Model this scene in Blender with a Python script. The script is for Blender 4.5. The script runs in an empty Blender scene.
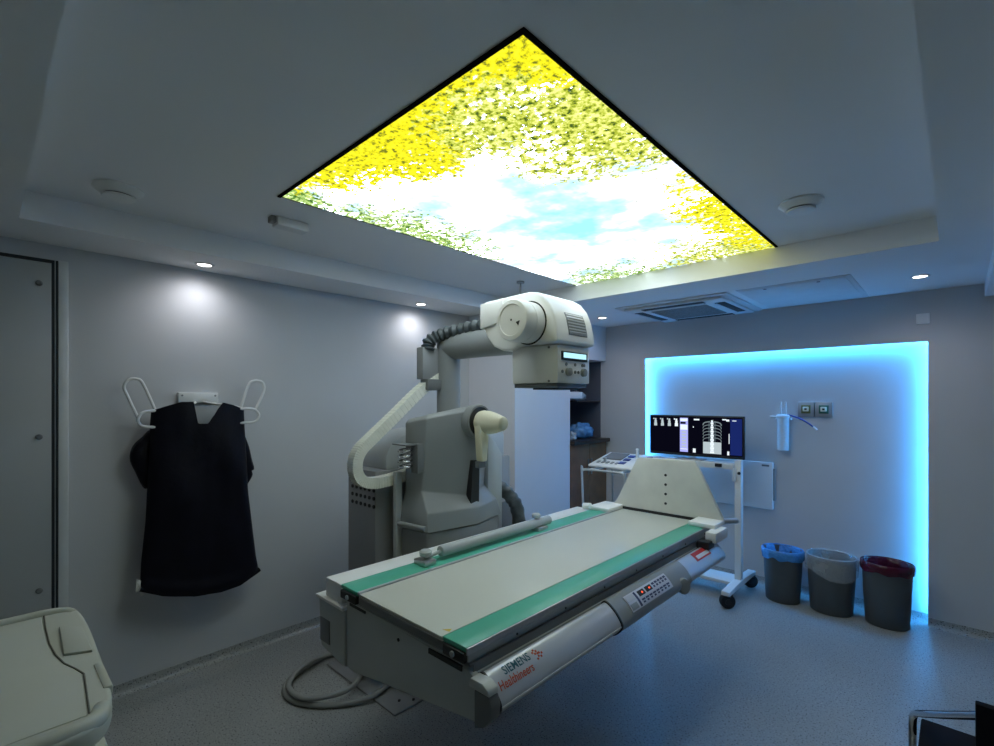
import bpy, bmesh, math, random
from mathutils import Vector, Matrix, noise
random.seed(7)
PI = math.pi
scene = bpy.context.scene
COL = scene.collection

# ------------------------------------------------------------------ materials
def new_mat(name):
    m = bpy.data.materials.new(name); m.use_nodes = True
    nt = m.node_tree; nt.nodes.clear()
    out = nt.nodes.new('ShaderNodeOutputMaterial')
    return m, nt, out

def pbr(name, col, rough=.5, metal=0., spec=.5, var=.04, scale=8., bump=0., bscale=60., alpha=1., trans=0., coat=0.):
    m, nt, out = new_mat(name)
    b = nt.nodes.new('ShaderNodeBsdfPrincipled')
    tc = nt.nodes.new('ShaderNodeTexCoord')
    n = nt.nodes.new('ShaderNodeTexNoise'); n.inputs['Scale'].default_value = scale; n.inputs['Detail'].default_value = 4
    nt.links.new(tc.outputs['Object'], n.inputs['Vector'])
    r = nt.nodes.new('ShaderNodeValToRGB')
    r.color_ramp.elements[0].position = .3; r.color_ramp.elements[1].position = .7
    r.color_ramp.elements[0].color = tuple(c * (1 - var) for c in col) + (1,)
    r.color_ramp.elements[1].color = tuple(min(1, c * (1 + var)) for c in col) + (1,)
    nt.links.new(n.outputs['Fac'], r.inputs['Fac'])
    nt.links.new(r.outputs['Color'], b.inputs['Base Color'])
    b.inputs['Roughness'].default_value = rough; b.inputs['Metallic'].default_value = metal
    b.inputs['Specular IOR Level'].default_value = spec
    b.inputs['Alpha'].default_value = alpha
    b.inputs['Transmission Weight'].default_value = trans
    b.inputs['Coat Weight'].default_value = coat
    if bump:
        n2 = nt.nodes.new('ShaderNodeTexNoise'); n2.inputs['Scale'].default_value = bscale; n2.inputs['Detail'].default_value = 3
        nt.links.new(tc.outputs['Object'], n2.inputs['Vector'])
        bp = nt.nodes.new('ShaderNodeBump'); bp.inputs['Strength'].default_value = bump; bp.inputs['Distance'].default_value = .01
        nt.links.new(n2.outputs['Fac'], bp.inputs['Height']); nt.links.new(bp.outputs['Normal'], b.inputs['Normal'])
    nt.links.new(b.outputs['BSDF'], out.inputs['Surface'])
    return m

def emit(name, col, s):
    m, nt, out = new_mat(name)
    e = nt.nodes.new('ShaderNodeEmission'); e.inputs['Color'].default_value = (*col, 1); e.inputs['Strength'].default_value = s
    nt.links.new(e.outputs['Emission'], out.inputs['Surface'])
    return m

M = {}
M['ceiling'] = pbr('ceiling_paint', (.82, .82, .82), .9, var=.015, scale=2)
M['wall'] = pbr('wall_paint', (.57, .58, .59), .75, var=.02, scale=3, bump=.05, bscale=180)
M['white_wall'] = pbr('white_laminate', (.70, .71, .74), .5, var=.01)
M['panel'] = pbr('panel_laminate', (.40, .42, .42), .5, var=.02, scale=4)
M['panel_edge'] = pbr('panel_edging', (.66, .68, .68), .4)
M['seam'] = pbr('dark_seam', (.02, .025, .03), .6)
M['black'] = pbr('black_plastic', (.012, .012, .014), .45)
M['frame'] = pbr('matt_black_trim', (.003, .003, .003), .95, spec=.05)
M['rubber'] = pbr('black_rubber', (.01, .01, .012), .7)
M['white'] = pbr('white_enamel', (.78, .79, .78), .35, var=.02)
M['cream'] = pbr('cream_plastic', (.80, .76, .58), .45, var=.03)
M['chain'] = pbr('ivory_plastic', (.86, .86, .77), .5, var=.05, scale=30)
M['head'] = pbr('warm_white_casing', (.92, .92, .91), .32, var=.02, scale=5)
M['grey'] = pbr('grey_casing', (.27, .285, .29), .38, var=.03, scale=5)
M['grey_light'] = pbr('light_grey_casing', (.47, .50, .51), .38, var=.02)
M['grey_dark'] = pbr('dark_grey_casing', (.18, .19, .20), .45, var=.03)
M['cab'] = pbr('cabinet_grey', (.30, .31, .32), .5, var=.03)
M['end'] = pbr('end_panel_grey', (.54, .56, .55), .4, var=.02)
M['silver'] = pbr('silver_paint', (.54, .56, .60), .33, metal=.3, var=.02)
M['steel'] = pbr('brushed_steel', (.55, .56, .57), .28, metal=.9, var=.05, scale=40)
M['chrome'] = pbr('chrome', (.62, .63, .65), .05, metal=1., var=.02)
M['board'] = pbr('tabletop_laminate', (.66, .67, .61), .32, var=.015, scale=3)
M['green'] = pbr('green_edge_strip', (.10, .50, .36), .3, var=.04, scale=5)
M['foot'] = pbr('worn_footboard', (.70, .69, .62), .5, var=.11, scale=5)
M['hose'] = pbr('hose_fabric', (.07, .085, .095), .38, var=.4, scale=25)
M['navy'] = pbr('navy_vinyl', (.0022, .0022, .0075), .5, spec=.22, var=.25, scale=12, bump=.15, bscale=40)
M['sling'] = pbr('black_sling', (.006, .007, .012), .85, spec=.15)
M['tag'] = pbr('white_fabric_tag', (.7, .7, .68), .8)
M['bin'] = pbr('bin_grey', (.075, .085, .09), .5, var=.05)
M['bag_blue'] = pbr('blue_film', (.07, .27, .60), .25, var=.15, scale=20, bump=.9, bscale=26)
M['bag_clear'] = pbr('clear_film', (.80, .84, .84), .12, var=.1, alpha=.30, bump=1.0, bscale=22, spec=.9)
M['bag_red'] = pbr('dark_red_film', (.075, .006, .022), .15, var=.25, scale=20, bump=1., bscale=24)
M['bag_white'] = pbr('crinkled_clear_bag', (.55, .62, .68), .2, var=.25, scale=25, alpha=.6, bump=.5, bscale=30)
M['bag_sky'] = pbr('crinkled_blue_bag', (.10, .24, .42), .25, var=.3, scale=25, bump=.5, bscale=30)
M['brown'] = pbr('brown_wood', (.17, .075, .030), .45, var=.3, scale=6)
M['lining'] = pbr('dark_lining', (.10, .11, .14), .6)
M['counter'] = pbr('dark_counter', (.022, .014, .011), .35, var=.2)
M['cart'] = pbr('beige_cart_plastic', (.56, .57, .49), .45, var=.02, scale=6)
M['cart_dark'] = pbr('cart_groove', (.16, .16, .13), .6)
M['cable'] = pbr('grey_cable', (.32, .33, .32), .5, var=.05)
M['ac'] = pbr('ac_white', (.66, .67, .68), .5)
M['ac_dark'] = pbr('ac_slot', (.015, .016, .02), .6)
M['ac_mesh'] = pbr('ac_filter', (.26, .27, .28), .7, var=.2, scale=90)
M['acrylic'] = pbr('clear_acrylic', (.80, .88, .92), .08, var=.02, alpha=.5)
M['tube_blue'] = pbr('blue_tubing', (.02, .06, .30), .3)
M['socket'] = pbr('olive_socket', (.14, .15, .05), .5)
M['socket_g'] = pbr('green_socket', (.03, .13, .09), .5)
M['plate'] = pbr('nickel_plate', (.34, .35, .36), .4, metal=.3)
M['ivory'] = pbr('ivory_ring', (.72, .74, .60), .5)
M['teal'] = pbr('teal_ink', (.0, .085, .12), .5, var=.0)
M['orange'] = pbr('orange_red_ink', (.55, .075, .02), .5, var=.0)
M['red'] = pbr('red_sticker', (.62, .03, .02), .4)
M['yellow'] = pbr('yellow_sticker', (.75, .55, .10), .5)
M['keypad'] = pbr('keypad_film', (.62, .62, .68), .35)
M['navy_btn'] = pbr('navy_button', (.03, .035, .11), .4)
M['led_red'] = emit('red_digit', (1, .08, .03), 2.2)
M['lcd'] = emit('lcd_glow', (.45, .85, 1.0), 1.0)
M['scr_black'] = emit('screen_black', (.002, .002, .006), 1.)
M['scr_white'] = emit('screen_white', (.72, .80, .86), 1.)
M['scr_grey'] = emit('screen_grey', (.16, .20, .22), 1.)
M['scr_dim'] = emit('screen_dim', (.035, .05, .06), 1.)
M['scr_mid'] = emit('screen_mid', (.40, .47, .50), 1.)
M['scr_lilac'] = emit('screen_lilac', (.36, .38, .82), 1.)
M['scr_blue'] = emit('screen_blue', (.008, .017, .11), 1.)
M['downlight'] = emit('lamp_glow', (1, .93, .90), 9.)
M['led'] = emit('blue_led', (.045, .37, 1.0), 52.)

def floor_mat():
    m, nt, out = new_mat('speckled_vinyl')
    b = nt.nodes.new('ShaderNodeBsdfPrincipled'); tc = nt.nodes.new('ShaderNodeTexCoord')
    def ramp(scale, p0, p1, c0, c1):
        n = nt.nodes.new('ShaderNodeTexNoise'); n.inputs['Scale'].default_value = scale; n.inputs['Detail'].default_value = 1.5
        nt.links.new(tc.outputs['Object'], n.inputs['Vector'])
        r = nt.nodes.new('ShaderNodeValToRGB'); r.color_ramp.elements[0].position = p0; r.color_ramp.elements[1].position = p1
        r.color_ramp.elements[0].color = c0; r.color_ramp.elements[1].color = c1
        nt.links.new(n.outputs['Fac'], r.inputs['Fac']); return r
    a = ramp(95, .62, .68, (.37, .38, .37, 1), (.50, .50, .48, 1))
    d = ramp(130, .34, .40, (.22, .22, .24, 1), (1, 1, 1, 1))
    w = ramp(1.3, .35, .7, (.9, .9, .9, 1), (1.05, 1.05, 1.05, 1))
    mx = nt.nodes.new('ShaderNodeMixRGB'); mx.blend_type = 'MULTIPLY'; mx.inputs['Fac'].default_value = 1
    nt.links.new(a.outputs['Color'], mx.inputs[1]); nt.links.new(d.outputs['Color'], mx.inputs[2])
    m2 = nt.nodes.new('ShaderNodeMixRGB'); m2.blend_type = 'MULTIPLY'; m2.inputs['Fac'].default_value = 1
    nt.links.new(mx.outputs['Color'], m2.inputs[1]); nt.links.new(w.outputs['Color'], m2.inputs[2])
    nt.links.new(m2.outputs['Color'], b.inputs['Base Color'])
    b.inputs['Roughness'].default_value = .36
    nt.links.new(b.outputs['BSDF'], out.inputs['Surface'])
    return m
M['floor'] = floor_mat()

def sky_panel_mat():
    """backlit photo of a sky framed by leaves (object coords: x +-.675, y +-1.1)"""
    m, nt, out = new_mat('backlit_sky_print')
    N = nt.nodes.new; L = nt.links.new
    tc = N('ShaderNodeTexCoord'); sp = N('ShaderNodeSeparateXYZ'); L(tc.outputs['Object'], sp.inputs[0])
    def math_(op, a, b=None, clamp=False):
        n = N('ShaderNodeMath'); n.operation = op; n.use_clamp = clamp
        for i, v in enumerate((a, b)):
            if v is None: continue
            if isinstance(v, (int, float)): n.inputs[i].default_value = v
            else: L(v, n.inputs[i])
        return n.outputs[0]
    u = math_('DIVIDE', sp.outputs[0], .675); v = math_('DIVIDE', sp.outputs[1], 1.1)
    def noise_(scale, det, off=0., rough=.55):
        n = N('ShaderNodeTexNoise'); n.inputs['Scale'].default_value = scale; n.inputs['Detail'].default_value = det
        n.inputs['Roughness'].default_value = rough
        mp = N('ShaderNodeMapping'); mp.inputs['Location'].default_value = (off, off * .7, 0); L(tc.outputs['Object'], mp.inputs['Vector'])
        L(mp.outputs['Vector'], n.inputs['Vector'])
        return n.outputs['Fac']
    nb = math_('SUBTRACT', noise_(4.5, 3, 3.), .5)
    nf = math_('SUBTRACT', noise_(26, 5, 9., .7), .5)
    nc = math_('SUBTRACT', noise_(60, 3, 19., .6), .5)
    def mask(field, kb, kf, kc):                     # >0 means leaves
        s = math_('ADD', math_('ADD', field, math_('MULTIPLY', nb, kb)), math_('ADD', math_('MULTIPLY', nf, kf), math_('MULTIPLY', nc, kc)))
        return math_('MULTIPLY', s, 14., True)
    def lin(a, b, c):                                # a*u + b*v + c
        return math_('ADD', math_('ADD', math_('MULTIPLY', u, a), math_('MULTIPLY', v, b)), c)
    def blob(cu, cv, ru, rv):
        a = math_('DIVIDE', math_('SUBTRACT', u, cu), ru); b = math_('DIVIDE', math_('SUBTRACT', v, cv), rv)
        return math_('SUBTRACT', 1., math_('ADD', math_('MULTIPLY', a, a), math_('MULTIPLY', b, b)))
    # colour of leaves
    def leafcol(c):
        r = N('ShaderNodeValToRGB'); e = r.color_ramp.elements
        e[0].position = .38; e[0].color = (*c[0], 1); e[1].position = .62; e[1].color = (*c[2], 1)
        k = e.new(.47); k.color = (*c[1], 1)
        L(noise_(44, 5, 31., .7), r.inputs['Fac']); return r.outputs['Color']
    yel = leafcol([(.16, .18, .02), (.82, .76, .012), (1.0, .90, .03)])
    yg = leafcol([(.05, .10, .02), (.48, .56, .04), (1.05, 1.05, .35)])
    gr = leafcol([(.03, .11, .03), (.22, .42, .06), (.9, 1.05, .50)])
    # sky
    r = N('ShaderNodeValToRGB'); e = r.color_ramp.elements
    k_ = e.new(.36); k_.color = (.60, .92, 1.25, 1); k_ = e.new(.47); k_.color = (1.1, 1.15, 1.3, 1); e[0].position = .24; e[0].color = (.36, .82, 1.3, 1); e[3].position = .60; e[3].color = (.86*SKY, 1.0*SKY, 1.05*SKY, 1)
    fld = math_('SUBTRACT', noise_(4., 4, 50.), math_('MULTIPLY', math_('MAXIMUM', blob(.12, .0, .6, .5), 0.), .20))
    L(fld, r.inputs['Fac'])
    col = r.outputs['Color']
    def over(colr, fac):
        nonlocal col
        mx = N('ShaderNodeMixRGB'); L(fac, mx.inputs[0]); L(col, mx.inputs[1]); L(colr, mx.inputs[2]); col = mx.outputs[0]
    over(gr, mask(math_('SUBTRACT', math_('MULTIPLY', blob(-1.05, -.35, .52, .62), .5), .18), .4, 2.4, 1.2))
    over(gr, mask(math_('SUBTRACT', math_('MULTIPLY', blob(-1.0, -.93, .25, .14), .5), .05), .4, 2.4, 1.2))
    over(gr, mask(math_('SUBTRACT', math_('MULTIPLY', blob(-.35, 1.20, .95, .55), .5), .14), .5, 2.6, 1.2))
    over(yg, mask(math_('SUBTRACT', math_('MULTIPLY', blob(.85, 1.05, .85, .55), .5), .10), .5, 2.4, 1.2))
    over(yel, mask(math_('SUBTRACT', math_('MULTIPLY', blob(1.06, .45, .45, .62), .6), .14), .9, 2.4, 1.2))
    over(yg, mask(math_('SUBTRACT', math_('MULTIPLY', blob(.95, -.62, .72, .42), .8), .22), 1.2, 3.2, 1.5))
    over(yel, mask(math_('SUBTRACT', math_('MULTIPLY', blob(.05, -1.18, .92, .54), 1.0), .08), 1.2, 2.4, 1.2))
    over(yel, mask(math_('SUBTRACT', math_('MULTIPLY', blob(.98, -.98, .30, .22), 1.0), .05), .5, 1.8, 1.0))
    over(yg, mask(math_('SUBTRACT', math_('MULTIPLY', blob(.55, -.78, .40, .20), .5), .14), .3, 2.6, 1.0))
    em = N('ShaderNodeEmission'); L(col, em.inputs['Color']); em.inputs['Strength'].default_value = PANEL_S
    L(em.outputs[0], out.inputs['Surface'])
    return m
PANEL_S = 1.0; SKY = 8.0
M['sky'] = sky_panel_mat()

# ------------------------------------------------------------------ mesh helpers
class MB:
    def __init__(s): s.bm = bmesh.new()
    def _add(s, t, bev=0., seg=2):
        bmesh.ops.remove_doubles(t, verts=t.verts, dist=1e-5)
        bmesh.ops.recalc_face_normals(t, faces=t.faces)
        if bev:
            es = [e for e in t.edges if len(e.link_faces) == 2 and e.calc_face_angle() > .5]
            bmesh.ops.bevel(t, geom=es, offset=bev, segments=seg, affect='EDGES', profile=.5, clamp_overlap=True)
        me = bpy.data.meshes.new('tmp'); t.to_mesh(me); t.free()
        s.bm.from_mesh(me); bpy.data.meshes.remove(me); return s
    def box(s, a, b, bev=0., seg=2):
        t = bmesh.new()
        v = [t.verts.new((x, y, z)) for x in (a[0], b[0]) for y in (a[1], b[1]) for z in (a[2], b[2])]
        for f in ((0,1,3,2),(4,6,7,5),(0,4,5,1),(2,3,7,6),(0,2,6,4),(1,5,7,3)): t.faces.new([v[i] for i in f])
        return s._add(t, bev, seg)
    def prism(s, poly, axis, a, b, bev=0., seg=2):
        t = bmesh.new()
        def P(p, k): return {'x': (k, p[0], p[1]), 'y': (p[0], k, p[1]), 'z': (p[0], p[1], k)}[axis]
        A = [t.verts.new(P(p, a)) for p in poly]; B = [t.verts.new(P(p, b)) for p in poly]
        n = len(poly); t.faces.new(A); t.faces.new(B)
        for i in range(n): t.faces.new((A[i], A[(i+1) % n], B[(i+1) % n], B[i]))
        return s._add(t, bev, seg)
    def loft(s, rings, cap=True, closed=True, bev=0., seg=2):
        t = bmesh.new()
        R = [[t.verts.new(p) for p in r] for r in rings]
        n = len(R[0]); m = n if closed else n - 1
        for k in range(len(R) - 1):
            for i in range(m): t.faces.new((R[k][i], R[k][(i+1) % n], R[k+1][(i+1) % n], R[k+1][i]))
        if cap and closed: t.faces.new(R[0]); t.faces.new(R[-1])
        return s._add(t, bev, seg)
    def lathe(s, prof, o, d=(0,0,1), seg=32, sx=1., sy=1., cap=True):
        q = Vector((0,0,1)).rotation_difference(Vector(d).normalized()); o = Vector(o)
        rings = [[o + q @ Vector((r*sx*math.cos(2*PI*i/seg), r*sy*math.sin(2*PI*i/seg), h)) for i in range(seg)] for r, h in prof]
        return s.loft(rings, cap)
    def cyl(s, p0, p1, r0, r1=None, seg=24, bev=0.):
        p0 = Vector(p0); p1 = Vector(p1); h = (p1-p0).length; r1 = r0 if r1 is None else r1
        if bev: prof = [(r0-bev,0),(r0-bev*.3,bev*.3),(r0,bev),(r1,h-bev),(r1-bev*.3,h-bev*.3),(r1-bev,h)]
        else: prof = [(r0,0),(r1,h)]
        return s.lathe(prof, p0, p1-p0, seg)
    def tube(s, pts, r, seg=10, closed=False, smooth=0, rfun=None):
        pts = [Vector(p) for p in pts]
        if smooth: pts = catmull(pts, smooth, closed)
        n = len(pts); tang = []
        for i in range(n):
            a = pts[(i-1) % n] if (closed or i) else pts[0]; b = pts[(i+1) % n] if (closed or i < n-1) else pts[-1]
            tang.append((b-a).normalized())
        up = Vector((0,0,1)) if abs(tang[0].z) < .9 else Vector((1,0,0))
        nrm = (up - tang[0]*up.dot(tang[0])).normalized(); rings = []
        for i in range(n):
            nrm = (nrm - tang[i]*nrm.dot(tang[i])).normalized(); bi = tang[i].cross(nrm)
            rr = rfun(i) if rfun else r
            rings.append([pts[i] + (nrm*math.cos(2*PI*k/seg) + bi*math.sin(2*PI*k/seg))*rr for k in range(seg)])
        if closed: rings.append(rings[0])
        return s.loft(rings, not closed)
    def sphere(s, c, r, seg=20, sc=(1,1,1)):
        t = bmesh.new(); bmesh.ops.create_uvsphere(t, u_segments=seg, v_segments=seg//2, radius=r)
        for v in t.verts: v.co = Vector((v.co.x*sc[0], v.co.y*sc[1], v.co.z*sc[2])) + Vector(c)
        return s._add(t)
    def grid(s, f, nu, nv):
        t = bmesh.new(); V = [[t.verts.new(f(i/nu, j/nv)) for j in range(nv+1)] for i in range(nu+1)]
        for i in range(nu):
            for j in range(nv): t.faces.new((V[i][j], V[i+1][j], V[i+1][j+1], V[i][j+1]))
        return s._add(t)
    def quad(s, a, b, c, d):
        t = bmesh.new(); t.faces.new([t.verts.new(p) for p in (a, b, c, d)]); return s._add(t)
    def build(s, name, mat, parent=None, origin=None, ang=38):
        bm = s.bm
        for f in bm.faces: f.smooth = True
        for e in bm.edges:
            if len(e.link_faces) == 2: e.smooth = e.calc_face_angle() < math.radians(ang)
        me = bpy.data.meshes.new(name); bm.to_mesh(me); bm.free()
        return link(name, me, mat, parent, origin)

def link(name, me, mat, parent=None, origin=None):
    o = bpy.data.objects.new(name, me); COL.objects.link(o)
    for m in (mat if isinstance(mat, list) else [mat]): me.materials.append(m)
    if parent is not None:
        r = parent
        while r.parent: r = r.parent
        me.transform(Matrix.Translation(-Vector(r.location))); o.parent = parent
    else:
        if origin is None:
            xs = [v.co for v in me.vertices]
            origin = ((min(v.x for v in xs)+max(v.x for v in xs))/2, (min(v.y for v in xs)+max(v.y for v in xs))/2, min(v.z for v in xs))
        me.transform(Matrix.Translation(-Vector(origin))); o.location = origin
    return o

def catmull(p, k, closed=False):
    out = []; n = len(p)
    rng = n if closed else n - 1
    for i in range(rng):
        g = (lambda j: p[j % n]) if closed else (lambda j: p[max(0, min(n-1, j))])
        a, b, c, d = g(i-1), g(i), g(i+1), g(i+2)
        for q in range(k):
            t = q / k
            out.append(.5*((2*b) + (c-a)*t + (2*a-5*b+4*c-d)*t*t + (3*b-a-3*c+d)*t**3))
    if not closed: out.append(p[-1])
    return out

def tag(o, label=None, cat=None, group=None, kind=None):
    if label: o['label'] = label
    if cat: o['category'] = cat
    if group: o['group'] = group
    if kind: o['kind'] = kind
    return o
def empty(name, loc, label, cat, group=None):
    o = bpy.data.objects.new(name, None); COL.objects.link(o); o.location = loc; o.empty_display_size = .05
    return tag(o, label, cat, group)
def copy_tree(o, parent=None):
    c = o.copy(); COL.objects.link(c)
    if parent: c.parent = parent
    for ch in list(o.children): copy_tree(ch, c)
    return c
def struct(mb, name, mat): return tag(mb.build(name, mat, origin=(0,0,0)), kind='structure')

# ------------------------------------------------------------------ the room
XL, XR, YN, YF = -3.14, 1.7, -1.6, 4.38
ZS, ZC = 2.26, 2.38                      # soffit and raised ceiling
NX0, NX1, NZ, NY = -2.174, -.137, 1.916, 4.46   # lit niche
CX0, CX1, CY0, CY1 = -2.77, -.057, .108, 3.06   # raised centre of the ceiling
struct(MB().box((XL-.1, YN-.1, -.1), (XR+.1, NY+.1, 0)), 'floor', M['floor'])
c = MB()
c.box((XL-.1, YN-.1, ZC), (XR+.1, YF+.2, ZC+.1))
c.box((XL-.1, YN-.1, ZS), (CX0, YF+.2, ZC)); c.box((CX1, YN-.1, ZS), (XR+.1, YF+.2, ZC))
c.box((CX0, YN-.1, ZS), (CX1, CY0, ZC)); c.box((CX0, CY1, ZS), (CX1, YF+.2, ZC))
struct(c, 'ceiling', M['ceiling'])
struct(MB().box((XL-.1, YN-.1, 0), (XL, YF+.2, ZS)), 'wall_left', M['wall'])
w = MB()
G = .034
w.box((XL, YF, 0), (NX0-G, NY+.1, ZS)).box((NX1+G, YF, 0), (XR, NY+.1, ZS)).box((NX0-G, YF, NZ+G), (NX1+G, NY+.1, ZS)).box((NX0-G, NY, 0), (NX1+G, NY+.1, NZ+G))
w.box((NX0-G, YF, 0), (NX0, YF+.012, NZ)).box((NX1, YF, 0), (NX1+G, YF+.012, NZ)).box((NX0-G, YF, NZ), (NX1+G, YF+.012, NZ+G))
struct(w, 'wall_far', M['wall'])
struct(MB().box((XR, YN-.1, 0), (XR+.1, YF+.2, ZS)), 'wall_right', M['wall'])
struct(MB().box((XL, YN-.1, 0), (XR, YN, ZS)), 'wall_near', M['wall'])
struct(MB().box((.132, .4, 2.178), (XR, YF, ZS), .004), 'trim_1', M['ceiling'])     # dropped beam
p = MB().box((XL, 2.97, 0), (-2.6, 3.744, ZS)).box((XL, 3.744, 1.915), (-2.6, YF, ZS))
struct(p, 'wall_partition', M['white_wall'])
def skirt(a, b, nrm, name):
    a = Vector((*a, 0)); b = Vector((*b, 0)); n = Vector((*nrm, 0))
    prof = [(.0, 0), (.035, 0), (.02, .006), (.010, .016), (.006, .034), (.005, .055), (0, .055)]
    struct(MB().loft([[q + n*d + Vector((0,0,h)) for d, h in prof] for q in (a, b)]), name, M['floor'])
skirt((XL, .255), (XL, 2.97), (1,0), 'baseboard_left')
skirt((NX0-.03, NY), (NX1+.03, NY), (0,-1), 'baseboard_niche')
skirt((-2.56, YF), (NX0, YF), (0,-1), 'baseboard_far')
skirt((NX1, YF), (XR, YF), (0,-1), 'baseboard_right')

# LED strip round the niche (both sides and the top), seen on the reveals
s = MB()
s.box((NX0-G+.001, NY-.046, .06), (NX0-G+.008, NY-.026, NZ+G-.009)).box((NX1+G-.008, NY-.046, .06), (NX1+G-.001, NY-.026, NZ+G-.009))
s.box((NX0-G+.009, NY-.046, NZ+G-.008), (NX1+G-.009, NY-.026, NZ+G-.001))
tag(s.build('led_strip', M['led']), 'glowing blue LED strip around the edge of the recessed wall niche', 'light')

# luminous ceiling panel
PC = (-1.40, 1.96, ZC)
t = empty('ceiling_light_panel', PC, 'large rectangular backlit ceiling panel printed with sky and leafy treetops', 'light')
X0, X1, Y0, Y1 = -.668, .662, -1.088, 1.1
f = MB(); o = Vector(PC)
for a, b in (((X0-.014, Y0-.014), (X1+.014, Y0)), ((X0-.02, Y1), (X1+.02, Y1+.0)), ((X0-.004, Y0), (X0, Y1)), ((X1, Y0), (X1+.014, Y1))):
    if a[1] == b[1]: continue
    f.box((o.x+a[0], o.y+a[1], ZC-.005), (o.x+b[0], o.y+b[1], ZC-.0005))
f.build('frame', M['frame'], t)
MB().box((o.x+X0, o.y+Y0, ZC-.003), (o.x+X1, o.y+Y1-.001, ZC-.0005)).build('printed_sheet', M['sky'], t)

# downlights
def spot(parent, loc, energy, size, blend):
    L = bpy.data.lights.new('downlight_beam', 'SPOT'); L.energy = energy; L.spot_size = math.radians(size); L.spot_blend = blend
    L.shadow_soft_size = .03; L.color = (.93, .93, 1.0)
    ob = bpy.data.objects.new('downlight_beam', L); COL.objects.link(ob); ob.parent = parent; ob.location = (0, 0, -.02)
    return ob
DL = [((-2.985, .84), 'recessed ceiling spotlight over the dark apron'), ((-3.0, 2.33), 'recessed ceiling spotlight on the left soffit beside the machine column'),
      ((-2.31, 3.83), 'recessed ceiling spotlight between the machine head and the air conditioner'), ((-.156, 3.85), 'recessed ceiling spotlight right of the ceiling hatch')]
d0 = empty('downlight', (0, 0, ZS), DL[0][1], 'light', 'recessed ceiling spotlights')
MB().lathe([(.034, -.001), (.048, -.001), (.048, -.004), (.040, -.007), (.034, -.005)], (0,0,ZS), cap=False).build('trim_ring', M['ac'], d0)
MB().cyl((0,0,ZS-.003), (0,0,ZS-.001), .034, seg=24).build('lamp', M['downlight'], d0)
spot(d0, None, 4.5, 168, 1.)
for i, (xy, lab) in enumerate(DL):
    d = d0 if i == 0 else copy_tree(d0)
    d.location = (*xy, ZS); d['label'] = lab

# smoke detectors
def smoke(x, y, lab):
    t = empty('smoke_detector', (x, y, ZC), lab, 'smoke detector', 'ceiling smoke detectors')
    MB().lathe([(.085, 0), (.086, -.008), (.08, -.013), (.060, -.030)], (x, y, ZC)).build('base', M['white'], t)
    MB().lathe([(.050, -.029), (.050, -.036)], (x, y, ZC)).build('vent_gap', M['black'], t)
    MB().lathe([(.056, -.035), (.054, -.042), (.035, -.046)], (x, y, ZC)).build('cap', M['white'], t)
smoke(-2.475, .385, 'round white smoke detector on the left of the raised ceiling, above the apron')
smoke(-.49, 2.446, 'round white smoke detector right of the glowing ceiling panel')
t = empty('ceiling_sensor', (-2.33, 1.01, ZC), 'small white box sensor beside the left corner of the glowing panel', 'sensor')
MB().box((-2.365, .95, ZC-.042), (-2.295, 1.10, ZC), .006).build('casing', M['ac'], t)
MB().box((-2.352, .925, ZC-.03), (-2.308, .95, ZC), .004).build('lens', M['grey_dark'], t)
t = empty('ceiling_hook', (-2.30, 2.69, ZC), 'thin grey hook hanging from the ceiling above the machine head', 'hook')
MB().cyl((-2.30, 2.69, ZC-.012), (-2.30, 2.69, ZC), .028).build('rosette', M['grey'], t)
MB().cyl((-2.30, 2.69, ZC-.10), (-2.30, 2.69, ZC-.012), .006, seg=10).build('rod', M['grey_dark'], t)

# air conditioner cassette + hatch
AX0, AX1, AY0, AY1 = -1.995, -1.14, 3.495, 4.355
t = empty('air_conditioner', ((AX0+AX1)/2, (AY0+AY1)/2, ZS), 'square white ceiling air conditioner with four dark slots and centre grille', 'air conditioner')
b = MB().box((AX0, AY0, ZS-.012), (AX1, AY1, ZS), .005)
b.prism([(AX0+.05, AY0+.05), (AX1-.05, AY0+.05), (AX1-.05, AY1-.05), (AX0+.05, AY1-.05)], 'z', ZS-.03, ZS-.012, .008)
b.build('panel', M['ac'], t)
for (x0, y0, x1, y1) in ((AX0+.19, AY0+.075, AX1-.19, AY0+.145), (AX0+.19, AY1-.145, AX1-.19, AY1-.075), (AX0+.075, AY0+.19, AX0+.145, AY1-.19), (AX1-.145, AY0+.19, AX1-.075, AY1-.19)):
    sl = MB().box((x0, y0, ZS-.0335), (x1, y1, ZS-.029), .001).build('air_slot', M['ac_dark'], t)
    if x1-x0 > y1-y0: MB().box((x0+.01, y1-.014, ZS-.037), (x1-.01, y1-.006, ZS-.0335)).build('flap', M['ac'], sl)
    else: MB().box((x0+.006, y0+.01, ZS-.037), (x0+.012, y1-.01, ZS-.0335)).build('flap', M['ac'], sl)
g = MB().box((AX0+.21, AY0+.21, ZS-.036), (AX1-.21, AY1-.21, ZS-.029), .002)
for k in range(12):
    y = AY0+.225+k*.036; g.box((AX0+.215, y, ZS-.040), (AX1-.215, y+.012, ZS-.035))
g.build('centre_grille', M['ac_mesh'], t)
t = empty('ceiling_hatch', (-.76, 3.95, ZS), 'flat white access hatch in the ceiling beside the air conditioner', 'hatch')
MB().box((-1.085, 3.50, ZS-.004), (-.45, 4.37, ZS), .002).build('hatch_frame', M['ac'], t)
MB().box((-1.055, 3.53, ZS-.007), (-.48, 4.34, ZS-.004), .002).build('hatch_leaf', M['ac'], t)
for x in (-.92, -.62): MB().cyl((x, 3.56, ZS-.010), (x, 3.56, ZS-.006), .010, seg=12).build('latch', M['grey_dark'], t)

# blank wall plate above niche
t = MB().box((-.198, YF-.012, 2.035), (-.127, YF-.0005, 2.105), .003).build('wall_plate', M['white'])
tag(t, 'small blank square plate high on the far wall above the lit niche', 'wall plate')

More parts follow.
